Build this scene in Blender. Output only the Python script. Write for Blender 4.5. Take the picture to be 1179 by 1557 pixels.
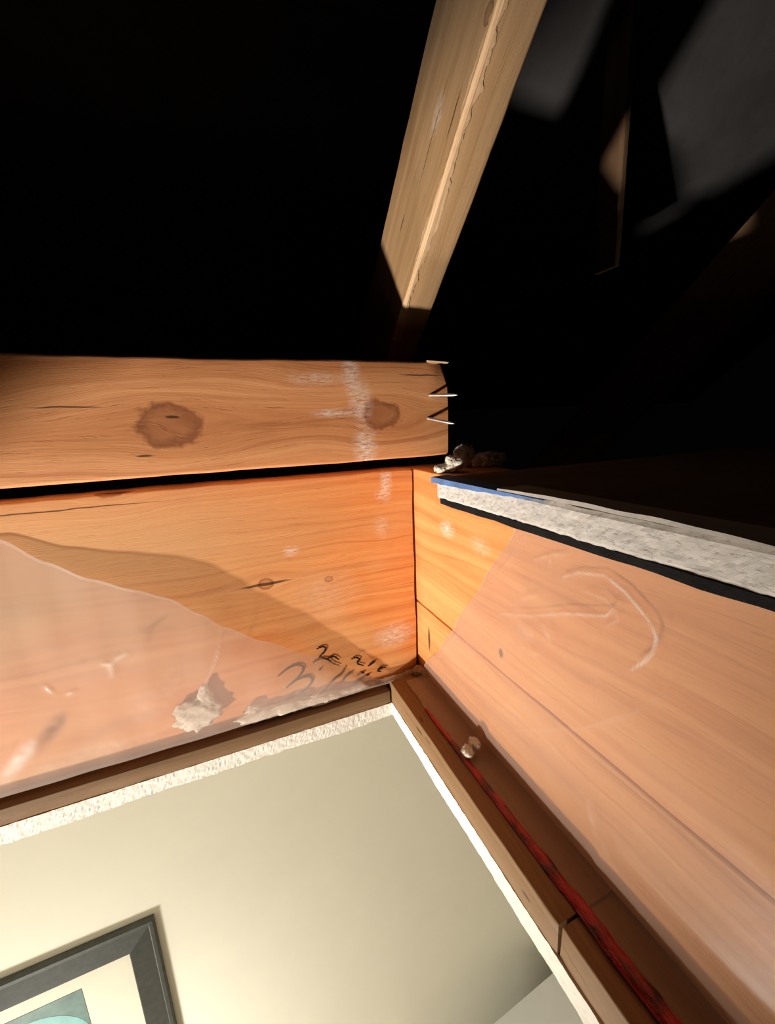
import bpy, bmesh, math, random
from mathutils import Vector, Matrix, noise

for o in list(bpy.data.objects):
    bpy.data.objects.remove(o, do_unlink=True)
scene = bpy.context.scene
COL = scene.collection
PI = math.pi

# ------------------------------------------------------------------ camera
# metres; X runs along the header board, Y away from the camera, Z up; lens at the origin
FPX, YAW, PITCH, ROLL = 615.5, math.radians(22.11), math.radians(-12.33), math.radians(-2.345)
def cam_basis():
    f = Vector((math.sin(YAW), math.cos(YAW), 0)); r = Vector((math.cos(YAW), -math.sin(YAW), 0)); u = Vector((0, 0, 1))
    cp, sp = math.cos(PITCH), math.sin(PITCH)
    f, u = f*cp + u*sp, u*cp - f*sp
    cr, sr = math.cos(ROLL), math.sin(ROLL)
    r, u = r*cr + u*sr, u*cr - r*sr
    return r, u, f
CR, CU, CF = cam_basis()
cam = bpy.data.cameras.new('camera'); cam_o = bpy.data.objects.new('camera', cam); COL.objects.link(cam_o)
cam_o.matrix_world = Matrix(((CR.x, CU.x, -CF.x, 0), (CR.y, CU.y, -CF.y, 0), (CR.z, CU.z, -CF.z, 0), (0, 0, 0, 1)))
cam.sensor_fit = 'VERTICAL'; cam.sensor_height = 24.0; cam.lens = 24.0*FPX/1557.0
cam.clip_start = 0.01; cam.clip_end = 60
scene.camera = cam_o

# ------------------------------------------------------------------ world, lights, exposure
w = bpy.data.worlds.new('attic_dark'); scene.world = w; w.use_nodes = True
w.node_tree.nodes['Background'].inputs[0].default_value = (0.02, 0.02, 0.025, 1)
w.node_tree.nodes['Background'].inputs[1].default_value = 0.03
scene.view_settings.view_transform = 'Standard'; scene.view_settings.look = 'None'
scene.view_settings.gamma = 1.0; scene.view_settings.use_curve_mapping = False
scene.view_settings.exposure = 0.0

def aim(o, target):
    o.rotation_euler = (Vector(target) - o.location).to_track_quat('-Z', 'Y').to_euler()
# work light held in the room below, to the left: it throws the hard light up through the hatch
sl = bpy.data.lights.new('work_light', 'SPOT'); sl.energy = 272; sl.color = (1.0, 0.90, 0.78)
sl.shadow_soft_size = 0.044; sl.spot_size = math.radians(37.5); sl.spot_blend = 1.0
slo = bpy.data.objects.new('work_light', sl); COL.objects.link(slo); slo.location = (-1.39, -0.28, -1.0)
aim(slo, (0.074, 0.57, -0.138))
# the room's own lamp, low and to the left
rl = bpy.data.lights.new('room_lamp', 'POINT'); rl.energy = 54; rl.color = (1.0, 0.965, 0.89); rl.shadow_soft_size = 0.09
rlo = bpy.data.objects.new('room_lamp', rl); COL.objects.link(rlo); rlo.location = (-0.88, 0.38, -1.82)

# ------------------------------------------------------------------ helpers
def ray(x, y):
    a, b = (x - 589.5)/FPX, -(y - 778.5)/FPX
    return CR*a + CU*b + CF
def onY(y0, x, y):
    d = ray(x, y); return d*(y0/d.y)
def onX(x0, x, y):
    d = ray(x, y); return d*(x0/d.x)
def onZ(z0, x, y):
    d = ray(x, y); return d*(z0/d.z)
def lerp(a, b, t): return a + (b - a)*t
def interp(pts, x):
    if x <= pts[0][0]: return pts[0][1]
    for (a, b), (c, d) in zip(pts, pts[1:]):
        if x <= c:
            t = (x - a)/(c - a); t = t*t*(3 - 2*t)*0.4 + t*0.6
            return lerp(b, d, t)
    return pts[-1][1]
def nz(x, y, z, s=1.0, o=3):
    return noise.fractal(Vector((x*s, y*s, z*s)), 0.9, 2.1, o)

def mesh_obj(name, verts, faces, mat, parent=None, uv=None, smooth=False, base=(0, 0, 0), attr=None):
    base = Vector(base)
    me = bpy.data.meshes.new(name)
    me.from_pydata([Vector(v) - base for v in verts], [], faces)
    if uv:
        L = me.uv_layers.new(name='grain')
        vs = [uv(Vector(v)) for v in verts]
        for lp in me.loops: L.data[lp.index].uv = vs[lp.vertex_index]
    if attr:
        a = me.attributes.new('crease_glint', 'FLOAT', 'POINT')
        a.data.foreach_set('value', attr)
    if smooth:
        for p in me.polygons: p.use_smooth = True
    mats = mat if isinstance(mat, (list, tuple)) else [mat]
    for m in mats: me.materials.append(m)
    me.update()
    bm = bmesh.new(); bm.from_mesh(me)
    if all(e.is_manifold for e in bm.edges): bmesh.ops.recalc_face_normals(bm, faces=bm.faces); bm.to_mesh(me)
    bm.free()
    o = bpy.data.objects.new(name, me); COL.objects.link(o)
    if parent:
        o.parent = parent; o.location = base - parent_base(parent)
    else:
        o.location = base
    return o
def parent_base(p):
    v = Vector(p.location)
    while p.parent: p = p.parent; v += p.location
    return v
def thing(name, base, label, cat, group=None):
    o = bpy.data.objects.new(name, None); COL.objects.link(o); o.location = base; o.empty_display_size = .05
    return tag(o, label, cat, group)
def tag(o, label, cat, group=None, kind=None):
    o['label'] = label; o['category'] = cat
    if group: o['group'] = group
    if kind: o['kind'] = kind
    return o
def struct(o, label=None):
    o['kind'] = 'structure'
    if label: o['label'] = label
    return o
def plabel(o, label): o['label'] = label; return o

def timber(name, O, d, s, t, L, w_, h, mat, r=.002, n=24, wob=.0006, parent=None, uv=None, seed=0, base=None, endwob=0.0):
    """sawn timber: rounded cross-section swept from O along d; s,t span the section"""
    O, d, s, t = Vector(O), Vector(d).normalized(), Vector(s).normalized(), Vector(t).normalized()
    sec = []
    for cx, cy, a0 in ((w_ - r, h - r, 0), (r, h - r, 90), (r, r, 180), (w_ - r, r, 270)):
        for k in range(4):
            a = math.radians(a0 + 30*k); sec.append((cx + r*math.cos(a), cy + r*math.sin(a)))
    full = []
    for i, p in enumerate(sec):               # extra points on long sides
        q = sec[(i + 1) % len(sec)]; full.append(p)
        ln = math.hypot(q[0]-p[0], q[1]-p[1])
        m = int(ln/0.02)
        for k in range(1, m): full.append((lerp(p[0], q[0], k/m), lerp(p[1], q[1], k/m)))
    N = len(full); V = []; F = []
    cxx, cyy = w_/2, h/2
    for i in range(n + 1):
        for j, (a, b) in enumerate(full):
            along = L*i/n
            if i == 0: a, b = lerp(cxx, a, 1 - .0012/w_), lerp(cyy, b, 1 - .0012/h)
            if i == n: a, b = lerp(cxx, a, 1 - .0012/w_), lerp(cyy, b, 1 - .0012/h)
            P = O + d*along + s*a + t*b
            k = wob*noise.noise(Vector((P.x*40+seed, P.y*40, P.z*40))) + wob*2*noise.noise(Vector((along*5+seed, a*8, b*8)))
            ra, rb = (a - cxx), (b - cyy); ll = math.hypot(ra, rb) + 1e-9
            P = P + (s*(ra/ll) + t*(rb/ll))*k
            if i in (0, n) and endwob: P += d*endwob*noise.noise(Vector((a*300+seed, b*300, i)))
            V.append(P)
    for i in range(n):
        for j in range(N):
            a = i*N + j; b = i*N + (j + 1) % N
            F.append((a, b, b + N, a + N))
    for i0, rev in ((0, True), (n*N, False)):
        c = len(V); V.append(sum((V[i0 + j] for j in range(N)), Vector())/N)
        for j in range(N):
            a, b = i0 + j, i0 + (j + 1) % N
            F.append((c, b, a) if rev else (c, a, b))
    if base is None: base = O + s*(w_/2)
    o = mesh_obj(name, V, F, mat, parent, uv, False, base)
    for p in o.data.polygons: p.use_smooth = True
    try: o.data.set_sharp_from_angle(angle=math.radians(40))
    except Exception: pass
    return o

def box(name, a, b, mat, parent=None, bev=.002, base=None, uv=None):
    a, b = Vector(a), Vector(b)
    bm = bmesh.new(); bmesh.ops.create_cube(bm, size=1)
    for v in bm.verts: v.co = Vector((lerp(a.x, b.x, v.co.x + .5), lerp(a.y, b.y, v.co.y + .5), lerp(a.z, b.z, v.co.z + .5)))
    if bev: bmesh.ops.bevel(bm, geom=bm.edges[:], offset=bev, segments=2, affect='EDGES', profile=.6)
    V = [v.co.copy() for v in bm.verts]; F = [[v.index for v in f.verts] for f in bm.faces]
    bm.free()
    if base is None: base = ((a.x + b.x)/2, (a.y + b.y)/2, min(a.z, b.z))
    return mesh_obj(name, V, F, mat, parent, uv, False, base)

# ------------------------------------------------------------------ materials
class NT:
    def __init__(self, name):
        self.m = bpy.data.materials.new(name); self.m.use_nodes = True
        self.t = self.m.node_tree; self.t.nodes.clear()
        self.out = self.n('ShaderNodeOutputMaterial')
    def n(self, typ, **kw):
        x = self.t.nodes.new(typ)
        for k, v in kw.items(): setattr(x, k, v)
        return x
    def l(self, a, b): self.t.links.new(a, b)
    def set(self, sock, v):
        if isinstance(v, bpy.types.NodeSocket): self.l(v, sock)
        else: sock.default_value = v
    def math(self, op, a, b=0.0, c=None, clamp=False):
        x = self.n('ShaderNodeMath', operation=op, use_clamp=clamp)
        self.set(x.inputs[0], a); self.set(x.inputs[1], b)
        if c is not None: self.set(x.inputs[2], c)
        return x.outputs[0]
    def mix(self, f, a, b, mode='MIX'):
        x = self.n('ShaderNodeMix', data_type='RGBA', blend_type=mode)
        self.set(x.inputs[0], f); self.set(x.inputs[6], a); self.set(x.inputs[7], b)
        return x.outputs[2]
    def noise(self, vec, scale, detail=4, rough=.6, out='Fac'):
        x = self.n('ShaderNodeTexNoise'); x.inputs['Scale'].default_value = scale
        x.inputs['Detail'].default_value = detail; x.inputs['Roughness'].default_value = rough
        if vec is not None: self.l(vec, x.inputs['Vector'])
        return x.outputs[out]
    def ramp(self, f, stops):
        x = self.n('ShaderNodeValToRGB'); e = x.color_ramp.elements
        while len(e) > 1: e.remove(e[-1])
        e[0].position, e[0].color = stops[0][0], (*stops[0][1], 1)
        for p, c in stops[1:]:
            k = e.new(p); k.color = (*c, 1)
        self.l(f, x.inputs[0]); return x.outputs['Color']
    def rampf(self, f, a, b):
        x = self.n('ShaderNodeMapRange'); x.clamp = True
        self.set(x.inputs['Value'], f); x.inputs['From Min'].default_value = a; x.inputs['From Max'].default_value = b
        return x.outputs['Result']
    def comb(self, x, y, z=0.0):
        c = self.n('ShaderNodeCombineXYZ'); self.set(c.inputs[0], x); self.set(c.inputs[1], y); self.set(c.inputs[2], z)
        return c.outputs[0]
    def bump(self, h, strength, dist):
        b = self.n('ShaderNodeBump'); b.inputs['Strength'].default_value = strength; b.inputs['Distance'].default_value = dist
        self.l(h, b.inputs['Height']); return b.outputs['Normal']
    def principled(self, col, rough=.7, normal=None, spec=.3, metal=0.0):
        p = self.n('ShaderNodeBsdfPrincipled'); self.set(p.inputs['Base Color'], col if isinstance(col, bpy.types.NodeSocket) else (*col, 1))
        self.set(p.inputs['Roughness'], rough); p.inputs['Specular IOR Level'].default_value = spec; p.inputs['Metallic'].default_value = metal
        if normal is not None: self.l(normal, p.inputs['Normal'])
        self.l(p.outputs[0], self.out.inputs[0]); return p

def wood(name, light, mid, dark, knots=(), smears=(), marks=(), seed=0.0, ring=150., grain=1.0, blotch=None, patch=None):
    """grain runs along UV.x; UV in metres. knots (u,v,r), smears (u,v,ru,rv,strength) of white plaster, marks (u,v,ru,rv) dark splits"""
    N = NT(name)
    uvn = N.n('ShaderNodeUVMap'); uvn.uv_map = 'grain'
    sp = N.n('ShaderNodeSeparateXYZ'); N.l(uvn.outputs[0], sp.inputs[0])
    u, v = sp.outputs[0], sp.outputs[1]
    low = N.noise(N.comb(N.math('MULTIPLY', u, 3.0), N.math('MULTIPLY', v, 9.0), seed), 1.0, 2)
    vv = N.math('ADD', v, N.math('MULTIPLY', N.math('SUBTRACT', low, .5), .05))
    knotmask = None
    for (ku, kv, kr) in knots:
        du = N.math('SUBTRACT', u, ku); dv = N.math('SUBTRACT', v, kv)
        d2 = N.math('ADD', N.math('MULTIPLY', N.math('POWER', N.math('ABSOLUTE', du), 2.0), .22), N.math('POWER', N.math('ABSOLUTE', dv), 2.0))
        e = N.math('EXPONENT', N.math('MULTIPLY', d2, -1.0/(kr*2.2)**2))
        vv = N.math('SUBTRACT', vv, N.math('MULTIPLY', N.math('MULTIPLY', dv, e), .85))
        wob = N.noise(N.comb(u, v, seed), 60, 3)
        d1 = N.math('ADD', N.math('MULTIPLY', N.math('POWER', N.math('ABSOLUTE', du), 2.0), .6), N.math('POWER', N.math('ABSOLUTE', dv), 2.0))
        d1 = N.math('ADD', N.math('DIVIDE', N.math('SQRT', d1), kr), N.math('MULTIPLY', N.math('SUBTRACT', wob, .5), .9))
        km = N.math('MULTIPLY', N.math('SUBTRACT', 1.0, N.rampf(d1, .92, 1.12)), N.math('ADD', .55, N.math('MULTIPLY', N.rampf(d1, .55, .95), .45)))
        knotmask = km if knotmask is None else N.math('MAXIMUM', knotmask, km)
    ringv = N.noise(N.comb(N.math('MULTIPLY', u, 1.6), N.math('MULTIPLY', vv, ring), seed), 1.0, 3, .55)
    fine = N.noise(N.comb(N.math('MULTIPLY', u, 28.), N.math('MULTIPLY', vv, 1100.), seed), 1.0, 2)
    bl = N.noise(N.comb(N.math('MULTIPLY', u, 7.), N.math('MULTIPLY', v, 16.), seed + 5), 1.0, 3)
    pore = N.rampf(N.noise(N.comb(N.math('MULTIPLY', u, 34.), N.math('MULTIPLY', vv, 520.), seed + 3), 1.0, 3, .7), .60, .74)
    line = N.rampf(N.noise(N.comb(N.math('MULTIPLY', u, 2.2), N.math('MULTIPLY', vv, 260.), seed + 8), 1.0, 2, .5), .56, .70)
    mixv = N.math('ADD', N.math('MULTIPLY', ringv, .62*grain), N.math('ADD', N.math('MULTIPLY', fine, .20*grain), N.math('MULTIPLY', bl, 1 - .82*grain if grain < 1 else .18)))
    col = N.ramp(mixv, [(.32, dark), (.46, mid), (.62, light)])
    col = N.mix(N.math('MULTIPLY', pore, .38*grain), col, (dark[0]*.55, dark[1]*.5, dark[2]*.5, 1))
    col = N.mix(N.math('MULTIPLY', line, .42*grain), col, (dark[0]*.85, dark[1]*.75, dark[2]*.7, 1))
    if blotch:
        bc, amt = blotch
        b2 = N.noise(N.comb(N.math('MULTIPLY', u, 5.), N.math('MULTIPLY', v, 7.), seed + 9), 1.0, 3)
        col = N.mix(N.math('MULTIPLY', N.rampf(b2, .45, .68), amt), col, (*bc, 1))
    if patch:
        pu, pv, ru, rv, pc, amt = patch
        du = N.math('DIVIDE', N.math('SUBTRACT', u, pu), ru); dv = N.math('DIVIDE', N.math('SUBTRACT', v, pv), rv)
        d = N.math('ADD', N.math('SQRT', N.math('ADD', N.math('MULTIPLY', du, du), N.math('MULTIPLY', dv, dv))), N.math('MULTIPLY', N.math('SUBTRACT', bl, .5), .6))
        pk = N.mix(.45, (*pc, 1), col)
        col = N.mix(N.math('MULTIPLY', N.math('SUBTRACT', 1.0, N.rampf(d, .35, 1.05)), amt), col, pk)
    if knotmask is not None:
        kc = N.mix(N.noise(N.comb(u, v, seed), 140, 3), (dark[0]*.25, dark[1]*.2, dark[2]*.25, 1), (dark[0]*.85, dark[1]*.8, dark[2]*.8, 1))
        col = N.mix(N.math('MULTIPLY', knotmask, .85), col, kc)
    for (mu, mv, ru, rv) in marks:
        du = N.math('DIVIDE', N.math('SUBTRACT', u, mu), ru)
        wv = N.math('MULTIPLY', N.math('SUBTRACT', N.noise(N.comb(u, 0., seed + mv), 25, 2), .5), .004)
        dv = N.math('DIVIDE', N.math('SUBTRACT', N.math('ADD', v, wv), mv), rv)
        d = N.math('SQRT', N.math('ADD', N.math('MULTIPLY', du, du), N.math('MULTIPLY', dv, dv)))
        col = N.mix(N.math('MULTIPLY', N.math('SUBTRACT', 1.0, N.rampf(d, .6, 1.0)), .85), col, (.03, .014, .008, 1))
    for (mu, mv, ru, rv, st) in smears:
        du = N.math('DIVIDE', N.math('SUBTRACT', u, mu), ru); dv = N.math('DIVIDE', N.math('SUBTRACT', v, mv), rv)
        d = N.math('SQRT', N.math('ADD', N.math('MULTIPLY', du, du), N.math('MULTIPLY', dv, dv)))
        ns = N.noise(N.comb(N.math('MULTIPLY', u, .55), N.math('MULTIPLY', v, 1.7), seed + 2), 210, 5, .75)
        f = N.math('MULTIPLY', N.math('SUBTRACT', 1.0, N.rampf(d, .25, 1.0)), N.rampf(ns, .40, .60))
        col = N.mix(N.math('MULTIPLY', f, st), col, (.80, .72, .66, 1))
    hh = N.math('SUBTRACT', N.math('ADD', N.math('MULTIPLY', ringv, .5), N.math('MULTIPLY', fine, .5)), N.math('MULTIPLY', pore, .5))
    N.principled(col, .62, N.bump(hh, .35, .0012), .25)
    return N.m

def plain(name, col, rough=.6, var=.06, scale=30, bump=0.0, spec=.3, metal=0.0, bscale=None):
    N = NT(name)
    tc = N.n('ShaderNodeTexCoord')
    ns = N.noise(tc.outputs['Object'], scale, 4)
    c = N.mix(N.rampf(ns, .3, .7), tuple(x*(1 - var) for x in col) + (1,), tuple(min(1, x*(1 + var)) for x in col) + (1,))
    nm = None
    if bump: nm = N.bump(N.noise(tc.outputs['Object'], bscale or scale*4, 5, .65), .5, bump)
    N.principled(c, rough, nm, spec, metal)
    return N.m

def gypsum(name, white, speck, amount=.5, sc=260, bump=.0012):
    N = NT(name); tc = N.n('ShaderNodeTexCoord'); v = tc.outputs['Object']
    mp = N.n('ShaderNodeMapping'); mp.inputs['Scale'].default_value = (1, .55, 1); N.l(v, mp.inputs[0]); v2 = mp.outputs[0]
    n1 = N.noise(v2, sc, 4, .65); n2 = N.noise(v2, sc*.35, 3, .6)
    f = N.math('MULTIPLY', N.rampf(n1, .56, .70), amount)
    c = N.mix(N.rampf(n2, .35, .7), (*[x*.86 for x in white], 1), (*white, 1))
    c = N.mix(f, c, (*speck, 1))
    h = N.math('SUBTRACT', N.math('MULTIPLY', n2, .6), N.math('MULTIPLY', N.rampf(n1, .5, .7), .6))
    N.principled(c, .9, N.bump(h, .8, bump), .1)
    return N.m

def film(name, opacity, tint):
    """clear polythene: mostly see-through, milky, whitened where it is creased, with highlights painted into that whitening"""
    N = NT(name)
    at = N.n('ShaderNodeAttribute', attribute_name='crease_glint'); cr = at.outputs['Fac']
    tc = N.n('ShaderNodeTexCoord'); ns = N.noise(tc.outputs['Object'], 14, 3)
    op = N.math('ADD', N.math('ADD', opacity, N.math('MULTIPLY', N.math('SUBTRACT', ns, .5), .14)), N.math('MULTIPLY', cr, .66), clamp=True)
    tr = N.n('ShaderNodeBsdfTransparent'); tr.inputs[0].default_value = (.97, .95, .93, 1)
    nb = N.bump(N.noise(tc.outputs['Object'], 55, 3), .12, .002)
    df = N.n('ShaderNodeBsdfDiffuse'); df.inputs[0].default_value = (*tint, 1)
    tl = N.n('ShaderNodeBsdfTranslucent'); tl.inputs[0].default_value = (*tint, 1)
    gl = N.n('ShaderNodeBsdfGlossy'); gl.inputs['Roughness'].default_value = .34; gl.inputs[0].default_value = (1, 1, 1, 1)
    N.l(nb, gl.inputs['Normal'])
    m1 = N.n('ShaderNodeMixShader'); m1.inputs[0].default_value = .3; N.l(df.outputs[0], m1.inputs[1]); N.l(tl.outputs[0], m1.inputs[2])
    m2 = N.n('ShaderNodeMixShader'); N.l(op, m2.inputs[0]); N.l(tr.outputs[0], m2.inputs[1]); N.l(m1.outputs[0], m2.inputs[2])
    lw = N.n('ShaderNodeLayerWeight'); lw.inputs[0].default_value = .25
    m3 = N.n('ShaderNodeMixShader'); N.l(N.math('ADD', N.math('MULTIPLY', lw.outputs['Fresnel'], .014), N.math('MULTIPLY', cr, .16)), m3.inputs[0])
    N.l(m2.outputs[0], m3.inputs[1]); N.l(gl.outputs[0], m3.inputs[2])
    N.l(m3.outputs[0], N.out.inputs[0])
    return N.m

M = {}
YA, XB = .467, .229                     # faces of the hatch framing
ZT, ZB = -.0585, -.353                  # top and bottom of the header board
YBM = .42                               # face of the joist behind it

def kA(x, y): p = onY(YA, x, y); return p.x, p.z
def kBm(x, y): p = onY(YBM, x, y); return p.x, p.z
def kB(x, y): p = onX(XB, x, y); return p.y, p.z

SL = math.radians(41.75)
RD = Vector((0, math.cos(SL), -math.sin(SL))); RU = Vector((0, math.sin(SL), math.cos(SL)))
RP = Vector((.2208, .471, .1286))       # point on the near rafter's lower left arris
def kR(x, y, face):
    d = ray(x, y)
    p = d*(RP.x/d.x) if face == 'x' else d*(RP.dot(RU)/d.dot(RU))
    return (p - RP).dot(RD), (p - RP).dot(RU) - (p.x - RP.x)
def kL(x, y): p = onX(.178, x, y); return p.y, p.z
M['joist'] = wood('joist_wood', (.68, .325, .145), (.58, .245, .098), (.38, .135, .05), seed=1.7, ring=120,
    knots=[(*kBm(257, 645), .020), (*kBm(580, 631), .016)],
    marks=[(*kBm(262, 632), .007, .0016), (*kBm(220, 694), .008, .0012), (*kBm(100, 618), .03, .0008), (*kBm(640, 570), .03, .001)],
    smears=[(*kBm(533, 565), .012, .03, .8), (*kBm(548, 610), .016, .03, .7), (*kBm(556, 680), .017, .028, .85), (*kBm(510, 628), .03, .006, .7), (*kBm(480, 576), .035, .008, .5)])
M['header'] = wood('header_wood', (.77, .34, .12), (.70, .27, .082), (.55, .18, .05), seed=4.2, ring=150,
    knots=[(*kA(405, 888), .007), (*kA(165, 742), .010), (*kA(500, 880), .004)], blotch=((.62, .40, .20), .55), patch=(*kA(60, 830), .34, .16, (.50, .36, .20), .95),
    marks=[(*kA(405, 889), .034, .0022), (*kA(60, 779), .12, .0008), (*kA(175, 745), .02, .004), (*kA(720, 1000), .01, .01)],
    smears=[(*kA(587, 733), .010, .030, 1.0), (*kA(577, 752), .008, .010, .8), (*kA(442, 838), .012, .008, .7), (*kA(600, 965), .035, .022, .7), (*kA(500, 905), .05, .045, .18), (*kA(580, 800), .012, .02, .4)])
M['side'] = wood('side_board_wood', (.74, .36, .135), (.66, .28, .095), (.50, .185, .055), seed=7.9, ring=85, grain=.9,
    marks=[(*kB(762, 993), .004, .006), (*kB(652, 975), .004, .012)],
    smears=[(*kB(680, 805), .02, .012, .8), (*kB(730, 830), .02, .012, .35)])
M['side_low'] = wood('lower_board_wood', (.74, .37, .14), (.66, .285, .095), (.48, .175, .05), seed=11.3, ring=80, grain=.9,
    marks=[(*kB(765, 990), .007, .009), (*kB(653, 972), .0035, .020)])
M['rafter'] = wood('rafter_wood', (.45, .285, .15), (.385, .23, .112), (.26, .145, .068), seed=15.1, ring=90, grain=.85, blotch=((.27, .20, .135), .5),
    knots=[(*kR(583, 395, 'x'), .0035), (*kR(664, 312, 'z'), .004), (*kR(625, 438, 'z'), .0035), (*kR(732, 18, 'z'), .005)],
    marks=[(*kR(690, 175, 'x'), .02, .0012), (*kR(720, 130, 'z'), .006, .005), (*kR(612, 340, 'x'), .01, .0012), (*kR(660, 200, 'x'), .05, .0009)],
    smears=[(*kR(666, 175, 'x'), .02, .012, .45)])
M['ledge'] = wood('ledge_wood', (.21, .125, .063), (.165, .095, .046), (.11, .058, .026), seed=20.4, ring=110, grain=.8)
M['ledge2'] = wood('ledge_wood_side', (.26, .155, .075), (.215, .122, .055), (.14, .074, .032), seed=22.4, ring=110, grain=.8,
    marks=[(*kL(637, 1111), .010, .0020), (*kL(650, 1126), .009, .0009), (*kL(634, 1090), .006, .0010), (*kL(770, 1262), .010, .0012), (*kL(800, 1363), .006, .0015), (*kL(880, 1500), .012, .0012)])
M['dim_wood'] = wood('old_brown_wood', (.21, .125, .07), (.165, .095, .052), (.11, .06, .032), seed=26.4, ring=80, grain=.8)
M['arris'] = wood('torn_pale_wood', (.72, .50, .31), (.60, .39, .215), (.36, .20, .10), seed=33., ring=420)
M['gyp_edge'] = gypsum('gypsum_cut_edge', (.80, .775, .72), (.42, .38, .32), .34, 420, .00018)
M['gyp_cover'] = gypsum('gypsum_cover_edge', (.66, .63, .60), (.24, .22, .21), .55, 620, .0003)
M['white_paint'] = plain('white_ceiling_paint', (.80, .78, .72), .75, .05, 60, .0006)
M['beige'] = plain('beige_wall_paint', (.84, .80, .675), .8, .015, 8, .0004, .15, bscale=420)
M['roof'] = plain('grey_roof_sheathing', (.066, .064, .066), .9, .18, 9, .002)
M['floor'] = plain('room_floor', (.33, .24, .16), .6, .1, 12)
M['film'] = film('clear_polythene', .36, (.74, .64, .585))
M['film2'] = film('clear_polythene_side', .33, (.69, .58, .50))
M['fluff'] = plain('blown_insulation', (.66, .61, .54), 1.0, .22, 220, .0006, 0.03)
M['fluff_brown'] = plain('dirty_insulation', (.33, .24, .17), 1.0, .35, 220, .0006, 0.03)
def red_tape():
    N = NT('red_tape'); tc = N.n('ShaderNodeTexCoord'); mp = N.n('ShaderNodeMapping'); mp.inputs['Scale'].default_value = (2.5, 1, 1)
    N.l(tc.outputs['Object'], mp.inputs[0]); v = mp.outputs[0]
    c = N.ramp(N.noise(v, 26, 4, .65), [(.40, (.045, .006, .010)), (.50, (.30, .010, .014)), (.62, (.50, .018, .020))])
    N.principled(c, .3, N.bump(N.noise(v, 160, 3), .6, .002), .5); return N.m
M['red'] = red_tape()
M['black_foam'] = plain('black_foam', (.013, .013, .014), .9, .3, 120, .002, .1)
M['blue'] = plain('blue_paper', (.10, .20, .45), .6, .25, 90, .0008)
M['paper'] = plain('cover_paper', (.52, .49, .45), .8, .1, 70, .0008)
M['cover_face'] = plain('cover_grey_face', (.16, .11, .08), .85, .15, 25)
M['steel'] = plain('nail_steel', (.45, .42, .40), .38, .2, 300, 0, .5, .8)
M['ink'] = plain('marker_ink', (.018, .012, .012), .5, .2, 90)
M['frame'] = plain('grey_frame_paint', (.070, .073, .063), .55, .14, 60, .0004, .25)
M['mat'] = plain('cream_mount', (.74, .69, .56), .85, .04, 12)
M['print_teal'] = plain('print_teal', (.105, .175, .150), .6, .3, 26)
M['print_cyan'] = plain('print_cyan', (.20, .42, .40), .6, .12, 30)
M['print_pink'] = plain('print_pink', (.52, .34, .28), .6, .12, 30)
M['white_gloss'] = plain('white_cabinet_paint', (.86, .87, .87), .45, .02, 20)

# ------------------------------------------------------------------ setting: ceiling with the hatch cut in it
HX0, HX1, HY0, HY1 = -.650, .178, -.13, .45
CZ0, CZ1 = -.392, -.3722
def build_ceiling():
    V, F, MI = [], [], []
    OX0, OX1, OY0, OY1 = -2.4, 2.4, -2.2, 1.5
    # hole rim, walked as a loop, 4 rows over the board's thickness
    loop = []
    nx, ny = 420, 300
    for i in range(nx): loop.append((lerp(HX0, HX1, i/nx), HY1, 'A'))
    for i in range(ny): loop.append((HX1, lerp(HY1, HY0, i/ny), 'B'))
    for i in range(60): loop.append((lerp(HX1, HX0, i/60), HY0, 'C'))
    for i in range(60): loop.append((HX0, lerp(HY0, HY1, i/60), 'D'))
    n = len(loop); rows = 7
    for j in range(rows + 1):
        for (x, y, s) in loop:
            t = j/rows; z = lerp(CZ0, CZ1, t)
            rag = noise.fractal(Vector((x*150, y*150, z*150)), .9, 2.1, 3)
            slow = noise.noise(Vector((x*14, y*14, 2.2)))
            px, py = x, y
            if s == 'A':
                amp = .0005
                py += amp*rag*1.1 + (.0012*slow)*(1 - t)
                if j == 0: z += .0022*noise.noise(Vector((x*70, 1, 0))) + .0016*slow
                if j < rows: py -= .0006*(1 if rag > .25 else 0)
            elif s == 'B':
                px += .0005*rag + .0010*slow*(1 - t)
                if j == 0: z += .0012*noise.noise(Vector((y*60, 3, 0)))
            V.append((px, py, z))
    for j in range(rows):
        for i in range(n):
            a = j*n + i; b = j*n + (i + 1) % n
            F.append((a, b, b + n, a + n)); MI.append(1 if loop[i][2] == 'A' else 0)
    # underside and top: fan rings out to the outer rectangle
    def ring_out(j, z):
        s0 = len(V)
        for (x, y, s) in loop:
            if s == 'A': p = (lerp(OX0, OX1, (x-HX0)/(HX1-HX0)), OY1)
            elif s == 'B': p = (OX1, lerp(OY0, OY1, (y-HY0)/(HY1-HY0)))
            elif s == 'C': p = (lerp(OX0, OX1, (x-HX0)/(HX1-HX0)), OY0)
            else: p = (OX0, lerp(OY0, OY1, (y-HY0)/(HY1-HY0)))
            V.append((p[0], p[1], z))
        for i in range(n):
            a = j*n + i; b = j*n + (i + 1) % n
            F.append((s0 + i, s0 + (i + 1) % n, b, a)); MI.append(0)
    ring_out(0, CZ0); ring_out(rows, CZ1)
    o = mesh_obj('ceiling', V, F, [M['white_paint'], M['gyp_edge']], base=(0, 0, CZ0))
    for p, m in zip(o.data.polygons, MI): p.material_index = m
    return struct(o, 'white plasterboard ceiling with a square hatch hole cut through it')
build_ceiling()
YW, ZF = .93, -2.83
struct(box('wall_back', (-2.4, YW, ZF), (2.4, YW + .1, CZ0), M['beige'], bev=0), 'beige painted room wall seen down through the hatch')
struct(box('wall_left', (-2.5, -2.2, ZF), (-2.4, YW, CZ0), M['beige'], bev=0))
struct(box('wall_right', (2.4, -2.2, ZF), (2.5, YW, CZ0), M['beige'], bev=0))
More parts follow.
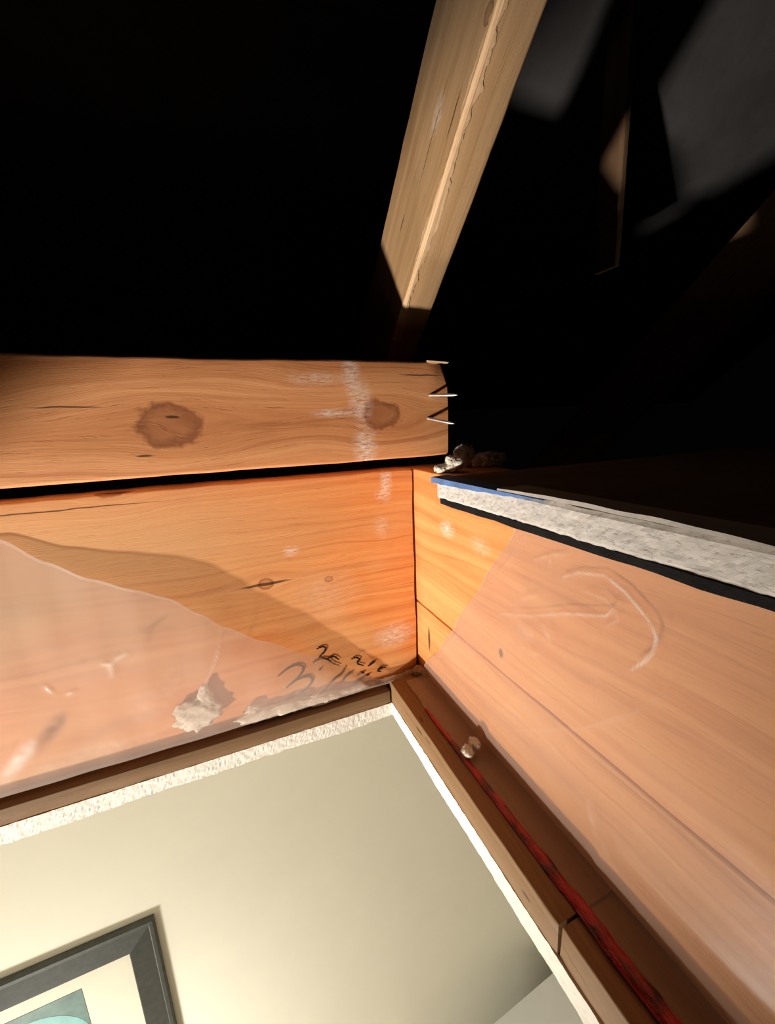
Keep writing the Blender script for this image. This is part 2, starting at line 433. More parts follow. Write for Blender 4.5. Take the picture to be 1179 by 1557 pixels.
struct(box('wall_front', (-2.4, -2.3, ZF), (2.4, -2.2, CZ0), M['beige'], bev=0))
struct(box('floor', (-2.5, -2.3, ZF - .1), (2.5, YW + .1, ZF), M['floor'], bev=0))

# ------------------------------------------------------------------ roof: rafters falling away to the eaves, sheathing above
RW, RH = .0386, .1145
def rafter(x0, label, group, mat):
    O = Vector((x0, RP.y, RP.z)) - RD*2.4
    o = timber('rafter', O, RD, (1, 0, 0), RU, 3.2, RW, RH, mat, r=.004, n=160, wob=.0009, seed=x0*7,
               uv=lambda p: ((p - RP).dot(RD), (p - RP).dot(RU) - (p.x - x0)), base=Vector((x0, RP.y, RP.z)) + RD*.8)
    return tag(o, label, 'rafter', group)
near = rafter(.2208, 'pale sawn rafter sloping down above the joist end, brightly lit', 'roof rafters', M['rafter'])
rafter(.83, 'rafter at the upper right edge, partly lit against the dark', 'roof rafters', M['rafter'])
# the torn pale strip along the near rafter's lower arris
def arris_strip():
    V, F = [], []
    n = 420; random.seed(5)
    for i in range(n + 1):
        s = lerp(-.62, .04, i/n)
        w1 = max(.0002, .0032 + .0062*noise.noise(Vector((s*17, 0, 0))) + .0030*noise.noise(Vector((s*80, 2, 0))) + .0016*noise.noise(Vector((s*260, 2, 3))))
        w2 = max(.0002, .0036 + .0060*noise.noise(Vector((s*15, 5, 0))) + .0030*noise.noise(Vector((s*90, 7, 0))) + .0016*noise.noise(Vector((s*280, 7, 3))))
        if s < -.52: w1 *= .5; w2 *= .5
        c = RP + RD*s
        lift = .0014 + .0006*noise.noise(Vector((s*150, 9, 0)))
        V += [c + RU*(w1 + .003) - Vector((lift*.4, 0, 0)), c - Vector((lift*.7, 0, 0)) + RU*.0025 - RU*0, c + Vector((.0022, 0, 0)) - RU*lift*.7,
              c + Vector((w2 + .003, 0, 0)) - RU*lift*.4, c + Vector((.006, 0, 0)) + RU*.006]
    for i in range(n):
        for k in range(5):
            a, b = i*5 + k, i*5 + (k + 1) % 5
            F.append((a, b, b + 5, a + 5))
    F.append((0, 1, 2, 3, 4)); F.append(tuple(n*5 + k for k in (4, 3, 2, 1, 0)))
    o = mesh_obj('torn_edge', V, F, M['arris'], near, uv=lambda p: ((p - RP).dot(RD), (p - RP).dot(RU) - (p.x - RP.x)), base=parent_base(near))
    plabel(o, 'torn pale strip of wood along the lower corner')
arris_strip()
post = timber('vertical_post', (.800, .668, .30), (0, 0, 1), (1, 0, 0), (0, 1, 0), .445, .014, .056, M['dim_wood'], r=.002, n=60,
              uv=lambda p: (p.z, p.y - p.x), seed=31, base=(.807, .696, .30))
tag(post, 'thin dark upright board in the attic behind the bright rafter', 'post')
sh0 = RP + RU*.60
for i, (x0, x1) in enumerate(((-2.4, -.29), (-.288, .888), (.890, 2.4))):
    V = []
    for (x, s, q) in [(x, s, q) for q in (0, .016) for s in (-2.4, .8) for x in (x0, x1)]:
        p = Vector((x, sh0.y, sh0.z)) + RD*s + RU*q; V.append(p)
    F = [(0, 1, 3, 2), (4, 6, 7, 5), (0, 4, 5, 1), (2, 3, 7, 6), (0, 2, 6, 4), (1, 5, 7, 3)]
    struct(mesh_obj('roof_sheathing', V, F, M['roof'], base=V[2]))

# ------------------------------------------------------------------ joist behind the header
JX1 = .2516; JZ0, JZ1 = -.0390, .0653
joist = thing('ceiling_joist', (-.3, YBM + .019, JZ0), 'brown sawn joist end with two knots and bent nails, above the header board', 'joist')
def joist_body():
    o = timber('beam', (-1.0, YBM, JZ0), (1, 0, 0), (0, 1, 0), (0, 0, 1), JX1 + 1.0, .085, JZ1 - JZ0, M['joist'], r=.003, n=90, wob=.0008,
               parent=joist, uv=lambda p: (p.x, p.z + (p.y - YBM)), seed=3, base=(-.3, YBM, JZ0), endwob=.002)
    # chipped upper front corner at the end
    me = o.data; b = parent_base(o)
    for v in me.vertices:
        p = v.co + b
        if p.x > JX1 - .012 and p.y < YBM + .012 and p.z > JZ1 - .022: v.co.x -= .010*((p.z - (JZ1 - .022))/.022)**2; v.co.y += .003
    return o
joist_body()
V = []; F = []
for i in range(9):
    t = i/8; x = lerp(JX1 - .026, JX1 + .0005, t); wv = .0016*math.sin(PI*min(1, t*1.3 + .1)) + .0006
    z = JZ1 + .0004 - .0012*t
    V += [(x, YBM - .0006, z - wv), (x, YBM - .0012, z + .0006), (x, YBM + .004, z + .001), (x, YBM + .004, z - wv)]
for i in range(8):
    for k in range(4):
        a, b = i*4 + k, i*4 + (k + 1) % 4; F.append((a, b, b + 4, a + 4))
F += [(0, 1, 2, 3), (35, 34, 33, 32)]
plabel(mesh_obj('splinter', V, F, M['arris'], joist, uv=lambda p: (p.x, p.z), base=(JX1, YBM, JZ1)), 'pale splinter along the chipped corner')

def nail(root, tip, parent):
    root, tip = Vector(root), Vector(tip); d = (tip - root).normalized()
    a = d.orthogonal().normalized(); b = d.cross(a); L = (tip - root).length
    V, F = [], []; k = 10
    prof = [(-.006, .0017), (0, .0017), (L*.5, .00165), (L - .006, .0016), (L - .0015, .0007), (L, .0001)]
    for s, r in prof:
        for j in range(k):
            an = 2*PI*j/k; V.append(root + d*s + a*(r*math.cos(an)) + b*(r*math.sin(an)))
    for i in range(len(prof) - 1):
        for j in range(k):
            p, q = i*k + j, i*k + (j + 1) % k; F.append((p, q, q + k, p + k))
    F.append(tuple(range(k))[::-1]); F.append(tuple((len(prof)-1)*k + j for j in range(k)))
    o = mesh_obj('nail', V, F, M['steel'], parent, base=root, smooth=True)
    return plabel(o, 'bent steel nail point sticking out of the joist')
r1 = onY(YBM, 654, 601); r2 = onY(YBM, 651, 636)
nail(r1, onY(YBM - .030, 697, 600.5), joist)
nail(r2, onY(YBM - .0285, 692, 644.5), joist)

# ------------------------------------------------------------------ hatch framing
hb = timber('header_board', (-.70, YA, ZB), (1, 0, 0), (0, 1, 0), (0, 0, 1),   .9255, .034, ZT - ZB + .002, M['header'], r=.003, n=90, wob=.0009,
            uv=lambda p: (p.x, p.z + (p.y - YA)), seed=8, endwob=.0022)
tag(hb, 'wide orange board across the far side of the hatch with marker scrawl', 'board')
ub = timber('side_board', (XB, -.17, -.2405), (0, 1, 0), (1, 0, 0), (0, 0, 1), .68, .085, ZT + .2405, M['side'], r=.002, n=70, wob=.0007,
            uv=lambda p: (p.y, p.z + (p.x - XB)), seed=12, endwob=.001)
tag(ub, 'upper of the two orange boards on the right, under the loose hatch cover', 'board')
lb = timber('side_board', (XB, -.17, -.343), (0, 1, 0), (1, 0, 0), (0, 0, 1), .68, .038, .1013, M['side_low'], r=.002, n=70, wob=.0007,
            uv=lambda p: (p.y, p.z + (p.x - XB)), seed=14, endwob=.001)
tag(lb, 'lower orange board on the right, below the long seam and behind polythene', 'board')
# ledge strips round the opening
l1 = timber('ledge_strip', (HX0 - .05, HY1, CZ1), (1, 0, 0), (0, 1, 0), (0, 0, 1), HX1 - HX0 + .048, .055, ZB - CZ1, M['ledge'], r=.0015, n=60, wob=.0006,
            uv=lambda p: (p.x, p.z + (p.y - HY1)), seed=2)
tag(l1, 'brown wooden strip under the wide far board, above the rough plaster edge', 'wood strip')
l2 = timber('ledge_strip', (HX1 + .0004, .156, CZ1), (0, 1, 0), (1, 0, 0), (0, 0, 1), .349, .088, -.343 - CZ1, M['ledge2'], r=.0015, n=60, wob=.0007,
            uv=lambda p: (p.y, p.z + (p.x - HX1)), seed=5)
tag(l2, 'longer brown strip along the right side of the hatch, reaching the corner', 'wood strip')
l3 = timber('ledge_strip', (HX1 + .0018, -.17, CZ1), (0, 1, 0), (1, 0, 0), (0, 0, 1), .3245, .0866, -.3440 - CZ1, M['ledge2'], r=.0015, n=40, wob=.0007,
            uv=lambda p: (p.y + 3, p.z + (p.x - HX1)), seed=6)
tag(l3, 'nearer brown strip along the right side, butted after the joint', 'wood strip')

# ------------------------------------------------------------------ hatch cover slid aside on top of the right boards
SX, SY1, SZ0, SZ1 = .1433, .2545, -.0543, -.0396
cover = thing('hatch_cover', (.45, .0, ZT), 'thick white plasterboard hatch cover lying on the right boards, raw edge showing', 'hatch cover')
def cover_core():
    V, F, MI = [], [], []
    ny, nzr = 330, 8
    y0, y1 = SY1, -.45
    for j in range(nzr + 1):
        for i in range(ny + 1):
            y = lerp(y0, y1, i/ny); t = j/nzr; z = lerp(SZ0, SZ1, t)
            rag = noise.fractal(Vector((0, y*190, z*190)), .9, 2.1, 3)
            x = SX + .0006*rag + .0008*noise.noise(Vector((y*20, 4, 1))) + (.0015 if j == nzr else 0) + (.0008 if j == 0 else 0)
            if j in (0, nzr): z += .0005*noise.noise(Vector((y*60, j, 0)))
            yy = y
            if i == 0: yy += .0015*rag
            V.append((x, yy, z))
    W = ny + 1
    for j in range(nzr):
        for i in range(ny):
            a = j*W + i; F.append((a, a + 1, a + 1 + W, a + W)); MI.append(0)
    XR = .75; s0 = len(V)
    for i in range(W): V.append((XR, V[i][1], SZ0))
    for i in range(W): V.append((XR, V[i][1], SZ1))
    for i in range(ny):
        F.append((s0 + i, s0 + i + 1, i + 1, i)); MI.append(1)
        t0 = nzr*W; F.append((t0 + i, t0 + i + 1, s0 + W + i + 1, s0 + W + i)); MI.append(1)
        F.append((s0 + W + i, s0 + W + i + 1, s0 + i + 1, s0 + i)); MI.append(0)
    F.append(tuple([j*W for j in range(nzr + 1)] + [s0 + W, s0])); MI.append(0)
    F.append(tuple([s0 + W - 1, s0 + 2*W - 1] + [j*W + ny for j in range(nzr, -1, -1)])); MI.append(0)
    o = mesh_obj('panel', V, F, [M['gyp_cover'], M['cover_face']], cover, base=(.45, 0, SZ0))
    for p, m in zip(o.data.polygons, MI): p.material_index = m
cover_core()
def ribbon_box(name, pts, mat, parent, base, label=None):
    """pts: list of closed cross-section loops (same count)"""
    k = len(pts[0]); V = [p for s in pts for p in s]; F = []
    for i in range(len(pts) - 1):
        for j in range(k):
            a, b = i*k + j, i*k + (j + 1) % k; F.append((a, b, b + k, a + k))
    F.append(tuple(range(k))[::-1]); F.append(tuple((len(pts) - 1)*k + j for j in range(k)))
    o = mesh_obj(name, V, F, mat, parent, base=base)
    if label: plabel(o, label)
    return o
S = []
for i in range(90):                      # black foam gasket under the raw edge
    y = lerp(SY1 - .003, -.45, i/89); q = .0007*noise.noise(Vector((y*60, 0, 0))); q2 = .0006*noise.noise(Vector((y*45, 8, 0)))
    S.append([(SX + .0002 + q, y, SZ0), (SX + .0006 + q, y, ZT + .0002 + q2), (.75, y, ZT + .0003), (.75, y, SZ0)])
ribbon_box('foam_gasket', S, M['black_foam'], cover, (.45, 0, ZT), 'black foam layer under the raw edge')
S = []
for i in range(40):                      # torn blue facing paper on the far stretch of the edge
    t = i/39; y = lerp(SY1 + .006, .150, t); hgt = lerp(.0040, .0026, t)*(1 - t**3) + .0006*noise.noise(Vector((y*120, 0, 0)))
    xo = SX - .0009 - .001*(1 - t)
    S.append([(xo, y, SZ1 - hgt), (xo - .0002, y, SZ1 + .0002), (SX + .012, y, SZ1 + .0006), (SX + .012, y, SZ1 + .0002), (xo + .0008, y, SZ1 - hgt)])
ribbon_box('blue_paper', S, M['blue'], cover, (SX, .24, SZ1), 'torn blue facing paper')
S = []
for i in range(60):                      # curled grey facing paper on the near stretch
    t = i/59; y = lerp(.185, -.02, t); lift = .0018*math.sin(PI*min(1, t*1.6))*(1 if t < .6 else 1) + .0008*noise.noise(Vector((y*50, 3, 0)))
    xo = SX - .0012 - .0010*math.sin(PI*t) + .0006*noise.noise(Vector((y*70, 6, 0)))
    S.append([(xo, y, SZ1 + .0004 + lift*.5), (xo + .0002, y, SZ1 + .0014 + lift), (SX + .02, y, SZ1 + .0014), (SX + .02, y, SZ1 + .0004)])
ribbon_box('torn_paper', S, M['paper'], cover, (SX, .1, SZ1), 'curled strip of torn facing paper')

# ------------------------------------------------------------------ polythene
def seg_d(p, a, b):
    ax, ay = a; bx, by = b; px, py = p
    vx, vy = bx - ax, by - ay; q = vx*vx + vy*vy + 1e-12
    t = max(0, min(1, ((px - ax)*vx + (py - ay)*vy)/q))
    return math.hypot(px - ax - t*vx, py - ay - t*vy), t
def crease_field(p, creases):
    c = 0; r = 0
    for pts, wd, st, hg in creases:
        best = 9; bt = 0; m = len(pts) - 1
        if not any(abs(p[0] - q[0]) < .05 and abs(p[1] - q[1]) < .05 for q in pts): continue
        for i in range(m):
            d, t = seg_d(p, pts[i], pts[i + 1])
            if d < best: best = d; bt = (i + t)/m
        if best < wd*4:
            g = math.exp(-(best/wd)**2)
            fade = .45 + .55*math.sin(PI*min(1, max(0, bt)))
            fade *= .62 + .6*noise.noise(Vector((p[0]*120, p[1]*120, 3)))
            c = max(c, g*st*max(0, fade)); r += math.exp(-(best/(wd*2))**2)*hg*(.45 + .55*math.sin(PI*min(1, max(0, bt))))
    return c, r
# sheet over the header board
EDGE = [(0, 820), (68, 854), (136, 880), (204, 897), (254, 909), (305, 934), (339, 953), (400, 975), (480, 999), (530, 1015), (569, 1031), (600, 1043)]
def dtop(px): return interp([(-300, .006), (0, .004), (68, .009), (136, .016), (204, .021), (300, .023), (400, .022), (480, .017), (569, .007), (640, .004)], px)
edgeA = []
for (x, y) in EDGE:
    p = onY(YA - dtop(x), x, y); edgeA.append((p.x, p.z, dtop(x)))
edgeA = [(-.45, -.075, .006)] + edgeA
EZ = [(a, b) for a, b, c in edgeA]; ED = [(a, c) for a, b, c in edgeA]
def cA(*pts): return [(lambda q: (q.x, q.z))(onY(YA - .022, x, y)) for x, y in pts]
CRA = [(cA((338, 957), (330, 1000), (318, 1030), (308, 1052)), .0010, .50, .0005),
       (cA((190, 995), (172, 1008), (166, 1018)), .0022, .75, .0008), (cA((155, 1012), (168, 1012), (170, 1030)), .0020, .7, .0008),
       (cA((42, 1140), (26, 1165), (4, 1192)), .0058, 1.6, .0008),  # bright fold: its reflection highlight is painted in as extra whitening
       (cA((66, 1050), (76, 1060)), .0012, .5, .001), (cA((100, 1062), (112, 1056)), .0012, .5, .001),
       (cA((540, 1022), (500, 1040), (470, 1075)), .0012, .25, .0015), (cA((390, 1082), (440, 1060), (485, 1038), (520, 1040)), .013, .20, .0), (cA((200, 1100), (250, 1060), (290, 1010)), .016, .14, .0), (cA((60, 1180), (140, 1150), (230, 1128)), .007, .30, .0)]
def depthA(x, z):
    ze, de = interp(EZ, x), interp(ED, x)
    t = min(1, max(0, (ze - z)/max(.02, ze + .338)))
    d = lerp(de, .014, t**1.3) + .004*math.sin(PI*t)*(1 + noise.noise(Vector((x*9, z*9, 1))))
    return d
def filmA():
    V, F, A = [], [], []
    nx, nt = 360, 170
    tail = [(-.3425, .0125), (-.3455, .0098), (-.3480, .0070), (-.3498, .0046), (-.3508, .0040)]
    for i in range(nx + 1):
        x = lerp(-.45, .205, i/nx); ze = interp(EZ, x)
        for j in range(nt + 1):
            t = j/nt; z = lerp(ze, -.339, t); d = depthA(x, z)
            c, r = crease_field((x, z), CRA)
            d += r + .0012*noise.noise(Vector((x*26, z*22, 4))) * min(1, 4*t)
            if t < .012: c = max(c, .30)
            V.append((x, YA - max(d, .0025), z)); A.append(min(1, c))
        for (z, d) in tail:
            V.append((x, YA - d + .001*noise.noise(Vector((x*30, z, 6))) - .0005, z)); A.append(0.0)
    W = nt + 1 + len(tail)
    for i in range(nx):
        for j in range(W - 1):
            a = i*W + j; F.append((a, a + 1, a + 1 + W, a + W))
    return mesh_obj('polythene_sheet', V, F, M['film'], smooth=True, base=(-.1, YA - .01, -.351), attr=A)
fa = filmA()
tag(fa, 'clear milky polythene sheet hanging loose over the far board, left', 'plastic sheet', 'vapour barrier sheets')
# sheet over the two side boards, turned in over the ledge
EB = [kB(788, 800), kB(785, 810), kB(740, 880), kB(695, 950), kB(672, 985), kB(650, 1010)]
EBp = sorted([(z, y) for y, z in EB]); EBp = [(-.345, EBp[0][1] + .010)] + EBp + [(-.062, EBp[-1][1] - .012)]
def cB(*pts): return [(lambda q: (q.y, q.z))(onX(XB - .012, x, y)) for x, y in pts]
CRB = [(cB((845, 880), (868, 873), (908, 877), (940, 902), (962, 926), (982, 950), (991, 972), (986, 994), (974, 1008), (955, 1020)), .00085, 2.0, .0009),  # stress-whitened fold, made whiter to paint in its highlights
       (cB((905, 893), (925, 915), (950, 922)), .0010, .12, .0004),
       (cB((882, 902), (912, 914), (925, 928), (915, 938), (896, 937), (850, 934), (800, 938), (752, 935)), .0008, 1.0, .0007),
       (cB((925, 920), (932, 946), (910, 956)), .0009, .35, .0005),
       (cB((800, 854), (826, 846), (850, 845)), .0010, .6, .0006), (cB((825, 850), (825, 859)), .0012, .4, .001),
       (cB((784, 912), (808, 908)), .0013, .5, .0005), (cB((786, 960), (800, 965)), .0045, .5, .0006), (cB((822, 955), (832, 975)), .0028, .36, .0006),
       (cB((800, 990), (815, 998)), .0022, .25, .001), (cB((657, 985), (663, 970), (660, 955)), .0018, .6, .0006),
       (cB((652, 1012), (662, 995), (680, 972), (700, 950)), .0014, .22, .0006), (cB((735, 888), (765, 850), (786, 812)), .0010, .22, .0004),
       (cB((890, 1225), (900, 1268), (930, 1325)), .0030, .22, .0008), (cB((780, 1112), (880, 1110), (960, 1085), (1010, 1060)), .0014, .10, .0003),
       (cB((960, 1440), (1010, 1500), (1060, 1557)), .0020, .22, .0008)]
def filmB():
    V, F, A = [], [], []
    nz_, ny = 210, 330
    tail = []
    R = .011
    for k in range(1, 7):
        a = math.radians(15*k); tail.append((R*(1 - math.cos(a)), -.329 - R*math.sin(a)))
    for x in (.014, .018, .022, .026, .0275): tail.append((x, -.3405 - .0006*(x - .011)/.02))
    for j in range(nz_ + 1):
        z = lerp(-.062, -.329, j/nz_); ye = interp(EBp, z)
        for i in range(ny + 1):
            t = i/ny; y = lerp(ye, -.15, t**.85)
            s = ye - y
            d = .0028 + .007*min(1, s/.12) + .004*noise.noise(Vector((y*8, z*11, 2)))*min(1, s/.1)
            top = min(1, max(0, (z + .16)/.08)); d = lerp(d, .0032, top)
            c, r = crease_field((y, z), CRB); d += r
            bot = min(1, max(0, (-.29 - z)/.04)); d = lerp(d, .005, bot)
            if i == 0: c = max(c, .22)
            V.append((XB - max(.002, d), y, z)); A.append(min(1, c))
    W = ny + 1
    row0 = nz_*W
    for (dx, z) in tail:
        for i in range(ny + 1):
            b = V[row0 + i]; k = dx/.0275
            rag = .0018*noise.noise(Vector((b[1]*40, 7, 0)))*(k if k > .8 else 0) - k*.004*min(1, max(0, (.30 - b[1])/.3))*-1
            V.append((b[0] - dx + rag, b[1], z + (.0007*noise.noise(Vector((b[1]*30, dx*90, 0))) if k > .3 else 0))); A.append(0.0)
    rows = nz_ + 1 + len(tail)
    for j in range(rows - 1):
        for i in range(ny):
            a = j*W + i; F.append((a, a + 1, a + 1 + W, a + W))
    return mesh_obj('polythene_sheet', V, F, M['film2'], smooth=True, base=(XB, .1, -.34), attr=A)
fb = filmB()
tag(fb, 'clear creased polythene sheet over the two right boards, folded in at the bottom', 'plastic sheet', 'vapour barrier sheets')

# ------------------------------------------------------------------ red tape showing between ledge and polythene
def tape():
    V, F = [], []
    n = 120
    for i in range(n + 1):
        t = i/n; y = lerp(.385, -.12, t)
        wd = lerp(.003, .0105, min(1, t*1.6)) + .0014*noise.noise(Vector((y*60, 0, 0)))
        x0 = .1945 + .0012*noise.noise(Vector((y*35, 4, 0))); z = -.3420
        for k in range(5):
            q = k/4; zz = z + .0016*math.sin(PI*q) + .0010*noise.noise(Vector((y*90, q*3, 2))) + .0006
            V.append((x0 + wd*q*1.25, y, zz))
        for k in range(5):
            q = 1 - k/4; V.append((x0 + wd*q*1.25, y, -.3428))
    for i in range(n):
        for k in range(10):
            a, b = i*10 + k, i*10 + (k + 1) % 10; F.append((a, b, b + 10, a + 10))
    F.append(tuple(range(10))[::-1]); F.append(tuple(n*10 + k for k in range(10)))
    return mesh_obj('red_tape', V, F, M['red'], smooth=True, base=(.2, .1, -.343))
tag(tape(), 'crumpled red tape running along the gap beside the right wooden strips', 'tape')

# ------------------------------------------------------------------ loose insulation
def clump(pts, label, mat, seed, fib=140, floor_z=None, sub=4):
    """pts: (centre, radii) lobes"""
    random.seed(seed)
    V, F = [], []
    lo = Vector((0, 0, 0))
    for (c, rad) in pts:
        bm = bmesh.new(); bmesh.ops.create_icosphere(bm, subdivisions=sub, radius=1)
        o = len(V); bm.verts.index_update()
        for v in bm.verts:
            nrm = v.co.copy(); p = Vector((nrm.x*rad[0], nrm.y*rad[1], nrm.z*rad[2])) + Vector(c)
            k = 1 + .30*noise.fractal(p*110 + Vector((seed, 0, 0)), .7, 2.1, 4) + .13*noise.fractal(p*420 + Vector((0, seed, 0)), .6, 2.2, 3)
            p = Vector(c) + Vector((nrm.x*rad[0], nrm.y*rad[1], nrm.z*rad[2]))*k
            if floor_z is not None: p.z = max(p.z, floor_z)
            V.append(p)
        F += [[o + v.index for v in f.verts] for f in bm.faces]; bm.free()
        for _ in range(7*fib//len(pts)):
            a = random.uniform(0, 2*PI); h = random.uniform(-.6, 1)
            s = math.sqrt(1 - h*h) if abs(h) < 1 else 0
            nrm = Vector((s*math.cos(a), s*math.sin(a), h))
            b = Vector(c) + Vector((nrm.x*rad[0], nrm.y*rad[1], nrm.z*rad[2]))*.95
            d = (nrm + Vector((random.uniform(-1, 1), random.uniform(-1, 1), random.uniform(-1, 1)))*.9).normalized()
            L = random.uniform(.15, .5)*min(rad)*1.1; q = d.orthogonal().normalized()*.00022
            m = b + d*L*.5 + q*3; e = b + d*L
            if floor_z is not None: e.z = max(e.z, floor_z); m.z = max(m.z, floor_z)
            o = len(V); V += [b - q, b + q, m + q, m - q, e]
            F += [(o, o + 1, o + 2, o + 3), (o + 3, o + 2, o + 4)]
    cen = sum((Vector(c) for c, r in pts), Vector())/len(pts); cen.z = min(c[2] - r[2] for c, r in pts)
    ob = mesh_obj('insulation_tuft', V, F, mat, smooth=True, base=cen)
    return tag(ob, label, 'insulation', 'loose insulation tufts')
def pA(x, y, d): p = onY(YA - d, x, y); return (p.x, p.y, p.z)
clump([(pA(302, 1085, .006), (.024, .004, .020)), (pA(313, 1062, .006), (.008, .003, .016)), (pA(287, 1085, .006), (.015, .0035, .014))],
      'pale lump of loose insulation behind the polythene on the far board', M['fluff'], 3, 200)
clump([(pA(400, 1086, .006), (.030, .0035, .008)), (pA(440, 1074, .006), (.034, .0035, .009)), (pA(490, 1062, .006), (.030, .0035, .008)), (pA(530, 1052, .005), (.024, .003, .006)), (pA(384, 1080, .005), (.008, .003, .009))],
      'long drift of pale insulation behind the polythene below the handwriting', M['fluff'], 7, 260)
clump([((.222, .452, -.338), (.009, .009, .006)), ((.212, .459, -.342), (.012, .005, .004))],
      'brown dirty tuft of insulation in the corner of the two boards', M['fluff_brown'], 11, 120, -.3425)
q = onZ(-.334, 712, 1142); q2 = onZ(-.330, 722, 1130)
clump([((q.x, q.y, q.z), (.006, .006, .005)), ((q2.x, q2.y, q2.z), (.005, .007, .0045)), (((q.x+q2.x)/2, (q.y+q2.y)/2, q.z), (.004, .004, .006))],
      'small white tuft of insulation on the folded polythene beside red tape', M['fluff'], 17, 120, -.3395)
q = onZ(-.0405, 687, 695)
clump([((q.x - .001, q.y, -.0445), (.0055, .006, .0060)), ((q.x + .002, q.y + .004, -.0525), (.011, .012, .0055)), ((q.x + .006, q.y - .006, -.0480), (.006, .006, .0060)), ((q.x - .010, q.y + .006, -.0535), (.009, .007, .0045))],
      'bright tuft of insulation on the side board just under the joist end', M['fluff'], 21, 160, ZT)
q = onZ(-.052, 742, 702)
clump([((q.x, q.y, -.050), (.022, .012, .010)), ((q.x + .014, q.y + .004, -.050), (.014, .010, .008)), ((q.x - .026, q.y + .012, -.044), (.014, .010, .014))],
      'darker tuft of insulation behind the far end of the hatch cover', M['fluff'], 25, 160, -.062)

# ------------------------------------------------------------------ handwriting
def strokes(name, lines, wd, mat, place, parent, label, base):
    V, F = [], []
    for pts in lines:
        # resample
        P = [Vector((x, y)) for x, y in pts]; Q = []
        for i in range(len(P) - 1):
            p0 = P[max(0, i-1)]; p1 = P[i]; p2 = P[i+1]; p3 = P[min(len(P)-1, i+2)]
            for k in range(6):
                t = k/6
                Q.append(.5*((2*p1) + (-p0 + p2)*t + (2*p0 - 5*p1 + 4*p2 - p3)*t*t + (-p0 + 3*p1 - 3*p2 + p3)*t**3))
        Q.append(P[-1]); n = len(Q); o = len(V)
        for i, p in enumerate(Q):
            t = (Q[min(n-1, i+1)] - Q[max(0, i-1)]); t = t.normalized() if t.length > 0 else Vector((1, 0))
            nn = Vector((-t.y, t.x)); ww = wd*(.55 + .45*math.sin(PI*(i + .5)/n))*(1 + .25*math.sin(i*1.7))
            V.append(place(p.x - nn.x*ww, p.y - nn.y*ww)); V.append(place(p.x + nn.x*ww, p.y + nn.y*ww))
        for i in range(n - 1): F.append((o + 2*i, o + 2*i + 1, o + 2*i + 3, o + 2*i + 2))
    o = mesh_obj(name, V, F, mat, parent, base=base)
    return plabel(o, label)
def zz5(pts): return [(400 + x/4.535, 960 + y/4.535) for x, y in pts]
upper = [zz5(p) for p in ([(370, 122), (408, 106), (432, 112), (424, 140), (390, 175)], [(450, 186), (488, 172), (526, 196)],
         [(610, 192), (640, 180), (666, 190), (652, 220), (696, 236)], [(725, 240), (750, 222), (776, 203)], [(848, 248), (812, 252), (794, 272), (816, 276)])]
strokes('handwriting', upper, 1.5, M['ink'], lambda x, y: onY(YA - .0016, x, y), hb, 'black marker scrawl above the polythene edge', parent_base(hb))
lower = [zz5(p) for p in ([(105, 310), (150, 272), (200, 242), (245, 230), (278, 244), (270, 282), (228, 335), (160, 390)],
         [(205, 350), (265, 322), (318, 310), (342, 330), (322, 372), (272, 420), (215, 456)],
         [(345, 215), (392, 190), (440, 190), (480, 218), (528, 236)], [(390, 270), (402, 250)], [(566, 246), (542, 292), (492, 330), (458, 370)],
         [(622, 276), (575, 308), (545, 345)], [(736, 296), (680, 326), (640, 360), (610, 392)], [(650, 300), (700, 282)], [(690, 372), (740, 345), (798, 336)], [(832, 324), (800, 350), (780, 376), (850, 356)])]
strokes('handwriting', lower, 1.6, M['ink'], lambda x, y: onY(YA - .0016, x, y), hb, 'marker numeral three and slanting strokes seen through the polythene', parent_base(hb))

# ------------------------------------------------------------------ framed picture on the room wall
def FP(d, x, y): p = onY(YW - d, x, y); return p.x, p.z
fx1, fz1 = FP(.0155, 232.5, 1399)        # outer top right corner of the front
ix1, iz1 = FP(.0255, 195.5, 1451)        # inner sight edge
mw = ((fx1 - ix1) + (fz1 - iz1))/2
FWD, FHT = .56, .70
fx0, fz0 = fx1 - FWD, fz1 - FHT
pic = thing('picture_frame', ((fx0 + fx1)/2, YW, fz0), 'grey framed print hanging on the beige room wall below the hatch', 'picture')
def rail(a, b, inward, label):
    """mitred moulding between outer corners a and b (x,z); inward = unit (x,z)"""
    a, b, iw = Vector(a), Vector(b), Vector(inward); t = (b - a).normalized()
    prof = [(0, .001), (0, .0135), (.002, .0155), (.009, .0165), (.011, .0155), (mw - .006, .0255), (mw - .002, .0265), (mw, .0245), (mw, .001)]
    pts = []
    for e, sg in ((a, 1), (b, -1)):
        pts.append([(lambda q: (q.x, YW - dd, q.y))(e + iw*pp + t*(sg*pp)) for pp, dd in prof])
    return ribbon_box('moulding', pts, M['frame'], pic, (a.x, YW, a.y), label)
rail((fx0, fz1), (fx1, fz1), (0, -1), None); rail((fx1, fz1), (fx1, fz0), (-1, 0), None)
rail((fx1, fz0), (fx0, fz0), (0, 1), None); rail((fx0, fz0), (fx0, fz1), (1, 0), None)
box('mount', (fx0 + mw - .004, YW - .011, fz0 + mw - .004), (fx1 - mw + .004, YW - .003, fz1 - mw + .004), M['mat'], pic, 0)
px1, pz1 = FP(.011, 124, 1503); px0, pz0 = fx0 + (fx1 - px1), fz0 + (fz1 - pz1)
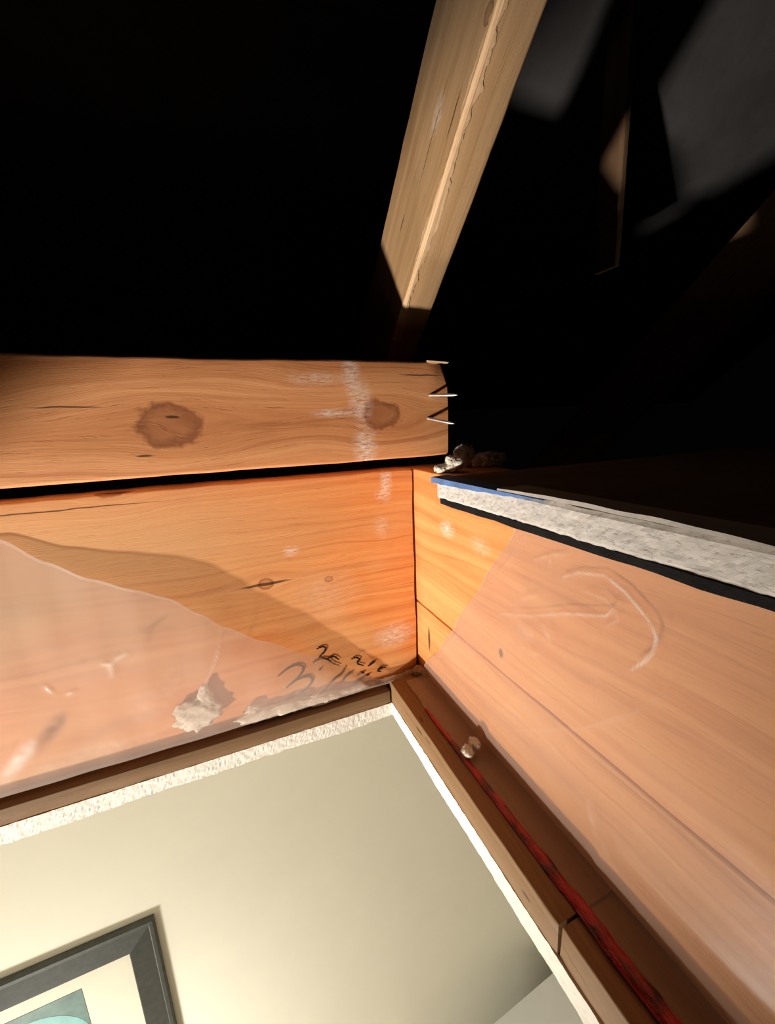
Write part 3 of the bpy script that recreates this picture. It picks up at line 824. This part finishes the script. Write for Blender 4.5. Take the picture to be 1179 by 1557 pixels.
prt = box('print', (px0, YW - .0118, pz0), (px1, YW - .0105, pz1), M['print_teal'], pic, 0)
def flat(name, poly, d, mat):
    n = len(poly); V = [(x, YW - d, z) for x, z in poly] + [(x, YW - d + .0003, z) for x, z in poly]
    F = [tuple(range(n))[::-1], tuple(range(n, 2*n))] + [(i, (i + 1) % n, n + (i + 1) % n, n + i) for i in range(n)]
    return mesh_obj(name, V, F, mat, prt, base=(poly[0][0], YW - d, poly[0][1]))
cxp, czp = px1 - .105, pz1 - .15
def blob(r, sx, sz, ph): return [(min(px1 - .001, max(px0 + .001, cxp + sx*r*(1 + .05*math.sin(3*a + ph))*math.cos(a))), min(pz1 - .001, czp + sz*r*math.sin(a))) for a in [2*PI*k/48 for k in range(48)]]
flat('printed_ring', blob(.10, 1.02, 1.22, 0), .0121, M['print_cyan'])
flat('printed_shape', blob(.082, 1.05, 1.10, 1), .0124, M['print_pink'])

# ------------------------------------------------------------------ white chest standing off the wall
cab = thing('white_cabinet', (0, 0, 0), 'white cabinet top standing by the beige room wall, at bottom right', 'cabinet')
ca = onZ(-2.0, 750, 1557); cb_ = onZ(-2.0, 840, 1480); cd = (cb_ - ca); cd.z = 0; cd.normalize(); cn = Vector((cd.y, -cd.x, 0))
c0 = ca - cd*.22; cab.location = (c0.x, c0.y, ZF); cab.rotation_euler = (0, 0, math.atan2(cd.y, cd.x))
def cpart(name, a, b, mat, parent, bev=.003):
    o = box(name, a, b, mat, None, bev, base=(0, 0, 0)); o.parent = parent; o.location = (0, 0, 0); return o
CH = -2.0 - ZF
cpart('body', (.01, -.40, .05), (.99, -.006, CH - .025), M['white_gloss'], cab)
cpart('top', (0, -.42, CH - .025), (1.0, 0, CH), M['white_gloss'], cab)
cpart('plinth', (.03, -.38, 0), (.97, -.02, .05), M['white_gloss'], cab)
for k in range(2):
    dr = cpart('door', (.02 + .485*k, -.418, .07), (.495 + .485*k, -.401, CH - .04), M['white_gloss'], cab)
    cpart('knob', (.45 + .05*k + .005, -.44, .48), (.475 + .05*k + .005, -.418, .505), M['steel'], dr)
